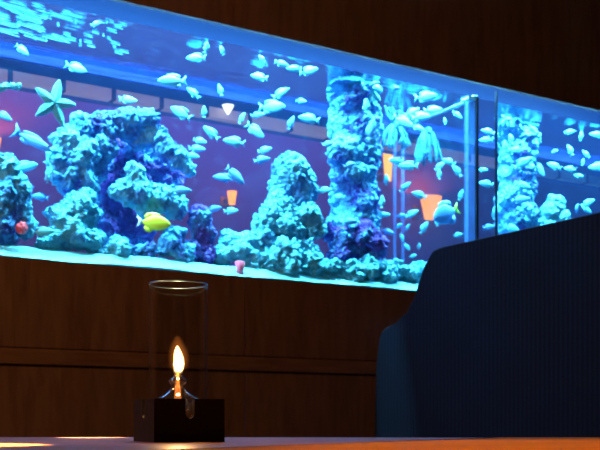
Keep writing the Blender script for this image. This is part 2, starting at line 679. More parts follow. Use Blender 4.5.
# partition pane running back from the front joint
pg = bmesh.new(); box(pg, UPX - 0.004, UPX + 0.004, 0.012, TD - 0.002, BOT_Z + 0.001, WATER_Z - 0.002)
part('partition_glass', M['glass'], pg)
bm = bmesh.new(); box(bm, UPX - 0.012, UPX + 0.010, 0.012, TD - 0.004, WATER_Z - 0.004, WATER_Z + 0.012)
part('top_brace', M['acrylic_white'], bm, bw=0.002)
# clear corner batten beside the joint
ub0 = uv(at(466, 200, 0.03))[0]
bm = bmesh.new(); box(bm, ub0, UPX - 0.006, 0.012, 0.045, BOT_Z + 0.02, WATER_Z - 0.01)
part('corner_batten', M['cloudy'], bm, bw=0.003)
bm = bmesh.new(); box(bm, ub0 - 0.006, ub0 - 0.001, 0.012, 0.030, BOT_Z + 0.02, WATER_Z - 0.012)
part('batten_edge', M['cloudy'], bm)
bm = bmesh.new(); box(bm, ub0 - 0.004, UPX - 0.004, 0.012, 0.060, WATER_Z - 0.0095, WATER_Z + 0.004)
part('batten_cap', M['acrylic_white'], bm)
bm = bmesh.new(); box(bm, UPX - 0.006, UPX + 0.002, -0.0005, 0.014, BOT_Z + 0.001, WATER_Z + 0.002)
part('silicone_seam', M['silicone'], bm)
u2 = uv(at(497, 200, 0.0))[0]
bm = bmesh.new(); box(bm, u2 - 0.0022, u2 + 0.0022, -0.0005, 0.012, BOT_Z + 0.001, TOP_Z - 0.01)
part('silicone_seam', M['silicone'], bm)
# the joint at the back
for px, wd, mt in ((404, 0.006, 'cloudy'), (396, 0.004, 'cloudy')):
    uu = uv(at(px, 200, TD - 0.02))[0]
    bm = bmesh.new(); box(bm, uu - wd / 2, uu + wd / 2, TD - 0.018, TD - 0.001, BOT_Z + 0.02, WATER_Z - 0.02)
    part('rear_batten', M['cloudy'], bm)

# water: surface and body
bm = bmesh.new()
bmesh.ops.create_grid(bm, x_segments=2, y_segments=2, size=0.5)
for v in bm.verts:
    v.co = Vector(((v.co.x + 0.5) * (UR - UL - 0.03) + UL + 0.015, (v.co.y + 0.5) * (TD - 0.028) + 0.011, WATER_Z))
tag(wallobj('water_surface', bm, M['water_surface']), 'rippled surface of the aquarium water below the lit hood', 'water', kind='stuff')
bm = bmesh.new(); box(bm, UL + 0.02, UR - 0.02, 0.0105, TD - 0.0015, BOT_Z + 0.002, WATER_Z - 0.001)
tag(wallobj('water', bm, M['water_body']), 'clear blue water filling the aquarium', 'water', kind='stuff')

# foam flecks drifting on the stirred left end of the surface
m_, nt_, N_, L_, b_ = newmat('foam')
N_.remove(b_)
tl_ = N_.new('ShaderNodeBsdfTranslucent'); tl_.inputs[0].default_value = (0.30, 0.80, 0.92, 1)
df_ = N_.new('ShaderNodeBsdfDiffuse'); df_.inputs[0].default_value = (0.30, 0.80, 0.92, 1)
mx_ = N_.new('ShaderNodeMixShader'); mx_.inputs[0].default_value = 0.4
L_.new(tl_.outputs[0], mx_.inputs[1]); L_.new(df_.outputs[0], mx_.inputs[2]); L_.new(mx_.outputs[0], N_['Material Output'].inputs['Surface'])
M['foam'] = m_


def on_surface(px, py):
    Y = (WATER_Z - 0.004 - CAMZ) * F / (HOR - py)
    return Vector(((px - 300) / F * Y, Y, WATER_Z - 0.004))


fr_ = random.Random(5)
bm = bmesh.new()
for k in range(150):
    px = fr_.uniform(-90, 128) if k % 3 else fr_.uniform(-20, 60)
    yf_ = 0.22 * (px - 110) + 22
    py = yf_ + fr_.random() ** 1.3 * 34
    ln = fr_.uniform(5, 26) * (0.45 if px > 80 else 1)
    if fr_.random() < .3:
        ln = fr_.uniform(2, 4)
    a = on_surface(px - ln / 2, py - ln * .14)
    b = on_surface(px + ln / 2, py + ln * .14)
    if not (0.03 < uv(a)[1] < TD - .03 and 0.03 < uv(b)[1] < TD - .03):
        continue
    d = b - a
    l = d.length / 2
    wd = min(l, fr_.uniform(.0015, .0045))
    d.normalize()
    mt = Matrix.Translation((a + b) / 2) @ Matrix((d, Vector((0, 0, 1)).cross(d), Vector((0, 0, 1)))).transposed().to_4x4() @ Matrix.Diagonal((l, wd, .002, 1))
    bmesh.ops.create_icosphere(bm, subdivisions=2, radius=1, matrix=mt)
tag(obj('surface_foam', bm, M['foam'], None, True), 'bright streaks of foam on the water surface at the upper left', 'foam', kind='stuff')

# sand bed
bm = bmesh.new()
nx, ny = 260, 30
grid = [[None] * (ny + 1) for _ in range(nx + 1)]
for i in range(nx + 1):
    for j in range(ny + 1):
        uu = UL + 0.02 + (UR - UL - 0.04) * i / nx
        vv = 0.0112 + (TD - 0.014) * j / ny
        q_ = min(1, vv / 0.10)
        h = 0.007 + 0.050 * q_ * q_ * (3 - 2 * q_) * (1 + 0.25 * noise.noise(Vector((uu * 2.2, 7, 0)))) + 0.006 * noise.noise(Vector((uu * 3.1, vv * 3, 0))) + 0.004 * noise.noise(Vector((uu * 14, vv * 14, 3))) + 0
        grid[i][j] = bm.verts.new((uu, vv, BOT_Z + h))
for i in range(nx):
    for j in range(ny):
        bm.faces.new([grid[i][j], grid[i + 1][j], grid[i + 1][j + 1], grid[i][j + 1]])
fb = [bm.verts.new((grid[i][0].co.x, grid[i][0].co.y, BOT_Z + 0.003)) for i in range(nx + 1)]
for i in range(nx):
    bm.faces.new([grid[i][0], grid[i + 1][0], fb[i + 1], fb[i]])
mm = M['sand']
tc = mm.node_tree.nodes.new('ShaderNodeTexNoise'); tc.inputs['Scale'].default_value = 160; tc.inputs['Detail'].default_value = 4
bpn = mm.node_tree.nodes.new('ShaderNodeBump'); bpn.inputs['Strength'].default_value = 0.8; bpn.inputs['Distance'].default_value = 0.003
mm.node_tree.links.new(tc.outputs['Fac'], bpn.inputs['Height'])
mm.node_tree.links.new(bpn.outputs[0], mm.node_tree.nodes['Principled BSDF'].inputs['Normal'])
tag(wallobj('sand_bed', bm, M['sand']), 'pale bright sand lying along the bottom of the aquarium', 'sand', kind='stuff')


# ------------------------------------------------------------------ rocks
def rock(name, mat, blobs, label, cat='rock', group=None, seed=0, vox=0.0055, amp=1.0, fine=1.0, vmax=TD - 0.035):
    """blobs: (px, py, depth behind wall, radius px[, height stretch]) fused into one lump with a pitted surface"""
    bm = bmesh.new()
    cen = None
    for b in blobs:
        px, py, v, r = b[:4]
        st = b[4] if len(b) > 4 else 1.0
        c = at(px, py, v)
        R = r * scale_at(px, v)
        cen = c if cen is None else cen
        mt = Matrix.Translation(c) @ Matrix.Rotation(random.Random(seed + px).uniform(0, 6), 4, 'Z') @ Matrix.Diagonal((R, R, R * st, 1))
        bmesh.ops.create_icosphere(bm, subdivisions=3, radius=1.0, matrix=mt)
    cen = cen.copy()
    for v in bm.verts:
        v.co -= cen
    me = bpy.data.meshes.new('tmp')
    bm.to_mesh(me); bm.free()
    o = bpy.data.objects.new('tmp', me)
    C.objects.link(o)
    md = o.modifiers.new('r', 'REMESH'); md.mode = 'VOXEL'; md.voxel_size = vox
    dg = bpy.context.evaluated_depsgraph_get()
    res = bpy.data.meshes.new_from_object(o.evaluated_get(dg))
    bpy.data.objects.remove(o, do_unlink=True)
    off = Vector((seed * 3.7, seed * 1.3, seed * 2.1))
    nrm = [v.normal.copy() for v in res.vertices]
    for v, n in zip(res.vertices, nrm):
        p = v.co
        d = 0.030 * noise.fractal(p * 9 + off, 0.9, 2.1, 3) * amp
        cell = noise.voronoi(p * 26 + off)[0][0]
        d += (0.35 - cell) * 0.020 * amp
        d += 0.009 * noise.fractal(p * 60 + off, 0.7, 2.0, 3) * fine
        cell2 = noise.voronoi(p * 75 + off)[0][0]
        d += (0.4 - cell2) * 0.008 * fine
        q = p + n * d
        # never through the panes
        uu, vv = uv(q + cen)
        if vv < 0.016:
            q += DN * (0.016 - vv)
        if vv > TD - 0.006:
            q -= DN * (vv - TD + 0.006)
        q.z = min(q.z, WATER_Z - 0.006 - cen.z - 0.004 * noise.noise(q * 40))
        v.co = q
    res.materials.clear(); res.materials.append(mat)
    for p in res.polygons:
        p.use_smooth = True
    res.name = name
    o = bpy.data.objects.new(name, res)
    o.location = cen
    C.objects.link(o)
    tag(o, label, cat, group)
    return o


R_, RP, CO = M['rock'], M['rock_purple_shaded'], M['coral']
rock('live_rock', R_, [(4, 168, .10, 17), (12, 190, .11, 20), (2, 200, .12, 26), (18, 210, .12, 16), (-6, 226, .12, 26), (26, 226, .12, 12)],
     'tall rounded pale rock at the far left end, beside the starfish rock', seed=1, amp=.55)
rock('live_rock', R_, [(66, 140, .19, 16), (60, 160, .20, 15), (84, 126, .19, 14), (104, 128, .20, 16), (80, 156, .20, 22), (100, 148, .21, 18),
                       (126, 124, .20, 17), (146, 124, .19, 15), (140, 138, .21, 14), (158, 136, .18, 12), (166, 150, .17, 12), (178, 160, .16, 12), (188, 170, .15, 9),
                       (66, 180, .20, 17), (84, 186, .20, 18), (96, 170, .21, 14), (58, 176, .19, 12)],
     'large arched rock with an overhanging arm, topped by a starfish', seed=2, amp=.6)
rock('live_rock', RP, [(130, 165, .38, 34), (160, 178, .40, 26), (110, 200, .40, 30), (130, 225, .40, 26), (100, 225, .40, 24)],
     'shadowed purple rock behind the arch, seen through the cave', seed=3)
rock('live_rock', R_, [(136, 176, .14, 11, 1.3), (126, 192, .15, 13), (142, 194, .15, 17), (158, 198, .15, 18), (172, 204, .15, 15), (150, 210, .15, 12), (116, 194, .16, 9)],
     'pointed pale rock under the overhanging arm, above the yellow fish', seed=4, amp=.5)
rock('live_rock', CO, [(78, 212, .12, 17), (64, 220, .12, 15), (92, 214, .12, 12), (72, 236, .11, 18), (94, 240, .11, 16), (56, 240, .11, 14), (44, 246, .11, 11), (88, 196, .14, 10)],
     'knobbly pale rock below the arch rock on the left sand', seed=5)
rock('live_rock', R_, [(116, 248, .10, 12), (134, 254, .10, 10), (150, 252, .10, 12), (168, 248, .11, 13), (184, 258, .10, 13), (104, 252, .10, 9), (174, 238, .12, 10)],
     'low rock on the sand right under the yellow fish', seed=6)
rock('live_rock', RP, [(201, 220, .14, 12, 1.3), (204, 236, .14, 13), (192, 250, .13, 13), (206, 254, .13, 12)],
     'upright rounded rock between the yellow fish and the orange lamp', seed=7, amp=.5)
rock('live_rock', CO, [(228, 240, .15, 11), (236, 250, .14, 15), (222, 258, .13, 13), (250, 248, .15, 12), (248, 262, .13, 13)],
     'low lumpy coral mound left of the central peak, behind the pink lamp glint', seed=8)
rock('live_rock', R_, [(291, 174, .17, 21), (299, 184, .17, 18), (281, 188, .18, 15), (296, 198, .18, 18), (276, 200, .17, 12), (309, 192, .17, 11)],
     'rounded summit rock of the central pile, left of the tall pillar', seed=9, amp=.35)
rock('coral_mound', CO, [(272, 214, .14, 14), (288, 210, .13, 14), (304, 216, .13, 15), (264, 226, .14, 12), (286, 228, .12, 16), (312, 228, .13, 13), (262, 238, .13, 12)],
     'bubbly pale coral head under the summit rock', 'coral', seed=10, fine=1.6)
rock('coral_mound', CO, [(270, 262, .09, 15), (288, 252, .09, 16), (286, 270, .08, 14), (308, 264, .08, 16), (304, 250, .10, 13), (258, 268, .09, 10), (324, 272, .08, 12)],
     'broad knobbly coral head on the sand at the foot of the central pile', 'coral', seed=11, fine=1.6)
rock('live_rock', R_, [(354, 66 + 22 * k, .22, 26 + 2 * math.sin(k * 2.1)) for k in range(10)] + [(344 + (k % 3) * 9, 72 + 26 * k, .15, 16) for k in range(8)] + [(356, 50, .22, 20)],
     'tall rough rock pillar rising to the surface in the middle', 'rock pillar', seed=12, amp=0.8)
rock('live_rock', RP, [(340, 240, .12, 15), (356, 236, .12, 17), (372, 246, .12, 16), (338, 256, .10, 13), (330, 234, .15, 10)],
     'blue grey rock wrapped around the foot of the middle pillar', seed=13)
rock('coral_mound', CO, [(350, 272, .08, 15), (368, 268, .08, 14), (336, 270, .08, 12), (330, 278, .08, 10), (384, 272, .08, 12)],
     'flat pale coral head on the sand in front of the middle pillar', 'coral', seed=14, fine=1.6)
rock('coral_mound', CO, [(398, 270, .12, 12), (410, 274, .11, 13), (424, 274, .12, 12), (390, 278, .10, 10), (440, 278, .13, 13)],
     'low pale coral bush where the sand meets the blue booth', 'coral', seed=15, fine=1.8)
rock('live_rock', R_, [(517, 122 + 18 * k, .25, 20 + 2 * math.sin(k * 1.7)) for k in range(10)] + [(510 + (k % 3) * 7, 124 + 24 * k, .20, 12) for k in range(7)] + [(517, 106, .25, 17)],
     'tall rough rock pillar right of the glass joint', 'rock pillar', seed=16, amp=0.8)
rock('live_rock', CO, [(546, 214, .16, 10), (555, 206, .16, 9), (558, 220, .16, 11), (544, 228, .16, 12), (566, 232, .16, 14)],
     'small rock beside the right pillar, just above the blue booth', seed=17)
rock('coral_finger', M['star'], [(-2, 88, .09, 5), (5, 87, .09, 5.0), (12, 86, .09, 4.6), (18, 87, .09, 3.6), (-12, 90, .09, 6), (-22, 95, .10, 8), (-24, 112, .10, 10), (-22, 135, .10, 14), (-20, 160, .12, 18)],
     'pale horizontal coral finger pointing at the starfish', 'coral', seed=18, amp=0.2, fine=0.6, vox=0.004)

# pink cup standing in for a lamp reflection, and a red knob, near the glass
def glint(px, py, wpx, hpx, mat, name, label, cat):
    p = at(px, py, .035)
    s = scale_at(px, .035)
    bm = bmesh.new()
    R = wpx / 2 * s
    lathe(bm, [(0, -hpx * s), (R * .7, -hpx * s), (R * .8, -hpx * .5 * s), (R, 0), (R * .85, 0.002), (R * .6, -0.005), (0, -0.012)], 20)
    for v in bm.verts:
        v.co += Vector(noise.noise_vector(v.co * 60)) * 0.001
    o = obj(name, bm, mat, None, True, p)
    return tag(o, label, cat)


glint(240, 262, 10, 14, M['pink'], 'lamp_glint_cup', 'pink cup shape standing in for a lamp reflection left of the central coral', 'glint')
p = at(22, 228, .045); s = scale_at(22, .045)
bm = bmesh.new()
bmesh.ops.create_icosphere(bm, subdivisions=4, radius=6 * s)  # small uneven red ball
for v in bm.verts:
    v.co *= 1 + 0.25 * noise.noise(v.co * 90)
tag(obj('knob', bm, M['red'], None, True, p), 'small red knob at the foot of the far left rock', 'knob')


# ------------------------------------------------------------------ starfish
def starfish(px, py, v, rad_px, rot, label, mat, arms=(1, 1, 1, 1, 1), lean=0):
    bm = bmesh.new()
    s = scale_at(px, v)
    R = rad_px * s
    T = 120
    rings = []
    K = 9
    for k in range(K + 1):
        q = k / K
        ring = []
        for i in range(T):
            a = 2 * PI * i / T
            ph = (a * 5 / (2 * PI)) % 1
            d = min(ph, 1 - ph) * 2          # 0 on an arm, 1 between
            arm = int(round(a * 5 / (2 * PI))) % 5
            rr = 0.36 + (arms[arm] - 0.36) * max(0, 1 - d) ** 1.35
            # height: ridge along each arm
            ridge = (1 - q ** 2) ** 0.5 if q < 1 else 0
            hh = 0.16 * ridge * (0.5 + 0.5 * (1 - d)) * (1 - 0.4 * q) + 0.02
            ring.append(bm.verts.new((R * rr * q * math.cos(a), R * rr * q * math.sin(a), R * hh)) if k else None)
        rings.append(ring)
    c = bm.verts.new((0, 0, R * 0.18))
    for i in range(T):
        bm.faces.new([c, rings[1][i], rings[1][(i + 1) % T]])
    for k in range(1, K):
        for i in range(T):
            bm.faces.new([rings[k][i], rings[k][(i + 1) % T], rings[k + 1][(i + 1) % T], rings[k + 1][i]])
    base = [bm.verts.new((vv.co.x * .97, vv.co.y * .97, 0)) for vv in rings[K]]
    for i in range(T):
        bm.faces.new([rings[K][i], rings[K][(i + 1) % T], base[(i + 1) % T], base[i]])
    bm.faces.new(base)
    for vv in bm.verts:
        vv.co += Vector(noise.noise_vector(vv.co * 120)) * 0.0012
    o = obj('starfish', bm, mat, None, True, at(px, py, v))
    # local z towards the viewer side of the wall, x along the wall
    zax = -DN
    xax = DU
    yax = Vector((0, 0, 1))
    m = Matrix((xax, yax, zax)).transposed()
    if m.determinant() < 0:
        m = Matrix((-xax, yax, zax)).transposed()
    o.rotation_euler = (m @ Matrix.Rotation(rot, 3, 'Z')).to_euler()
    return tag(o, label, 'starfish')


starfish(54, 103, .10, 24, math.radians(5), 'big pale five armed starfish clinging above the left rocks', M['star'], (0.95, 1.05, 0.95, 1.05, 1.05))
starfish(372, 92, .115, 13, math.radians(40), 'small pale starfish high on the middle rock pillar', M['star'])
starfish(505, 119, .14, 9, math.radians(10), 'small pale starfish near the top of the right rock pillar', M['star'])


# ------------------------------------------------------------------ finger corals
def finger_coral(px, py, v, n, lpx, spread, up, label, seed):
    r0 = random.Random(seed)
    base = at(px, py, v)
    s = scale_at(px, v)
    bm = bmesh.new()
    for k in range(n):
        x = (k / (n - 1) - .5) * spread * s
        l = lpx * s * r0.uniform(.6, 1.0)
        yo = r0.uniform(-.02, .02)
        sw = r0.uniform(-.25, .25) * l
        pts = [DU * (x * .35), DU * x * .8 + DN * yo * .5 + Vector((0, 0, up * l * .35)), DU * (x + sw * .4) + DN * yo + Vector((0, 0, up * l * .75)), DU * (x + sw * .5) + DN * yo + Vector((0, 0, up * l)), DU * (x + sw * .5) + DN * yo + Vector((0, 0, up * l * 1.03))]
        w0 = r0.uniform(1.2, 2.0) * s
        tube(bm, pts, [w0 * 1.1, w0, w0, w0 * .75, w0 * .2], 8)
        if r0.random() < .7:
            m0 = pts[1].lerp(pts[2], .5)
            e = m0 + DU * r0.choice((-1, 1)) * 5 * s + Vector((0, 0, up * 9 * s))
            tube(bm, [m0, m0.lerp(e, .6) + DU * .002, e], [w0 * .8, w0 * .75, w0 * .4], 8)
    bmesh.ops.create_icosphere(bm, subdivisions=3, radius=4 * s)
    for vv in bm.verts:
        vv.co += Vector(noise.noise_vector(vv.co * 70)) * 0.002
        vv.co.z = min(vv.co.z, WATER_Z - 0.006 - base.z)
    o = obj('finger_coral', bm, M['finger'], None, True, base)
    return tag(o, label, 'coral')


finger_coral(397, 124, .30, 8, 26, 34, 1, 'upright finger coral growing beside the top of the middle pillar', 4)
finger_coral(396, 126, .30, 8, 26, 30, -1, 'hanging finger coral below the upright one beside the middle pillar', 5)
finger_coral(428, 131, .28, 15, 36, 27, -1, 'finger coral cluster hanging on the partition pane left of the joint', 6)


# ------------------------------------------------------------------ fish
def fish_body_mesh(h=0.40, t=0.16):
    bm = bmesh.new()
    prof = [(0.50, 0.02), (0.47, 0.10), (0.42, 0.20), (0.33, 0.33), (0.20, 0.44), (0.05, 0.49), (-0.08, 0.44), (-0.20, 0.30), (-0.28, 0.16), (-0.33, 0.10)]
    seg = 14
    rings = []
    for x, hh in prof:
        H = hh * h
        T = t * .5 * (hh / 0.49) ** .8
        rings.append([bm.verts.new((x, T * math.cos(2 * PI * k / seg), H * math.sin(2 * PI * k / seg) * (1.0 if math.sin(2 * PI * k / seg) > 0 else 0.92))) for k in range(seg)])
    for a, b in zip(rings, rings[1:]):
        for k in range(seg):
            bm.faces.new([a[k], a[(k + 1) % seg], b[(k + 1) % seg], b[k]])
    bm.faces.new(rings[0]); bm.faces.new(rings[-1])
    bmesh.ops.recalc_face_normals(bm, faces=bm.faces)
    return bm


def fin(pts, th=0.018):
    bm = bmesh.new()
    prism(bm, pts, -th / 2, th / 2, 'y')
    bmesh.ops.recalc_face_normals(bm, faces=bm.faces)
    return bm


def mk(name, bm, mat, smooth=True):
    me = bpy.data.meshes.new(name)
    bm.to_mesh(me); bm.free()
    me.materials.append(mat)
    if smooth:
        for p in me.polygons:
            p.use_smooth = True
    return me


def eyes():
    bm = bmesh.new()
    for sy in (-1, 1):
        bmesh.ops.create_icosphere(bm, subdivisions=1, radius=0.022, matrix=Matrix.Translation((0.38, sy * 0.047, 0.045)))
    return bm


TAIL = [(-0.31, 0.035), (-0.40, 0.10), (-0.52, 0.19), (-0.47, 0.06), (-0.45, 0.0), (-0.47, -0.06), (-0.52, -0.18), (-0.40, -0.09), (-0.31, -0.035)]
DORS = [(0.24, 0.15), (0.12, 0.235), (-0.05, 0.25), (-0.20, 0.225), (-0.30, 0.17), (-0.27, 0.07), (-0.10, 0.15), (0.05, 0.17)]
ANAL = [(0.02, -0.16), (-0.10, -0.235), (-0.22, -0.215), (-0.29, -0.15), (-0.27, -0.06), (-0.12, -0.12)]
PECT = [(0.20, -0.03), (0.12, 0.02), (0.04, -0.01), (0.02, -0.07), (0.10, -0.09)]


def kit(kind):
    bodym, finm, tailm = {'p': ('fish_pale', 'fish_pale_fin', 'fish_pale_fin'), 'b': ('fish_blue', 'fish_blue_fin', 'fish_blue_fin'),
                          'y': ('fish_yellow', 'fish_yellow', 'fish_white'), 'g': ('fish_blue', 'fish_blue_fin', 'fish_green'), 's': ('fish_blue', 'fish_blue_fin', 'fish_blue_fin')}[kind]
    hh = {'p': .40, 'b': .38, 'y': .50, 'g': .62, 's': .25}[kind]
    k = hh / .40
    sq = lambda P: [(x, z * k) for x, z in P]
    return {'body': mk('fish_body', fish_body_mesh(hh), M[bodym]), 'tail_fin': mk('tail_fin', fin(TAIL), M[tailm]),
            'dorsal_fin': mk('dorsal_fin', fin(sq(DORS)), M[finm]), 'anal_fin': mk('anal_fin', fin(sq(ANAL)), M[finm]),
            'eyes': mk('eyes', eyes(), M['eye'])}


KITS = {k: kit(k) for k in 'pbygs'}
FR = random.Random(11)
ROCKS = []


def fish(px, py, v, lpx, ang, kind, label, group=None, yaw=None, name='reef_fish'):
    lim = WATER_Z - 0.012 - lpx * .2 * scale_at(px, v)
    while at(px, py, v).z > lim and v > .035:
        v -= .005
    s = scale_at(px, v)
    c = at(px, py, v)
    c.z = min(c.z, lim)
    L = lpx * s * 1.02
    root = bpy.data.objects.new(name, None)
    root.empty_display_size = 0.01
    a = math.radians(ang)
    yw = math.radians(FR.uniform(-22, 22) if yaw is None else yaw)
    e1 = Vector((math.cos(yw), math.sin(yw), 0))
    x = (e1 * math.cos(a) + Vector((0, 0, 1)) * math.sin(a)).normalized()
    z = Vector((0, 0, 1)) - x * x.z
    if z.length < .2:
        z = Vector((1, 0, 0)) - x * x.x
    z.normalize()
    y = z.cross(x)
    root.matrix_world = Matrix.Translation(c) @ Matrix((x, y, z)).transposed().to_4x4() @ Matrix.Scale(L, 4)
    C.objects.link(root)
    for nm, me in KITS[kind].items():
        if nm == 'eyes' and lpx < 18:
            continue
        o = bpy.data.objects.new(nm, me)
        C.objects.link(o)
        o.parent = root
        if nm == 'tail_fin' and kind in 'yg':
            o['label'] = 'white tail fin' if kind == 'y' else 'lime green tail fin'
    tag(root, label, 'fish', group)
    return root


G = 'small pale reef fish swimming in the aquarium'
GB = 'small blue reef fish swimming in the aquarium'
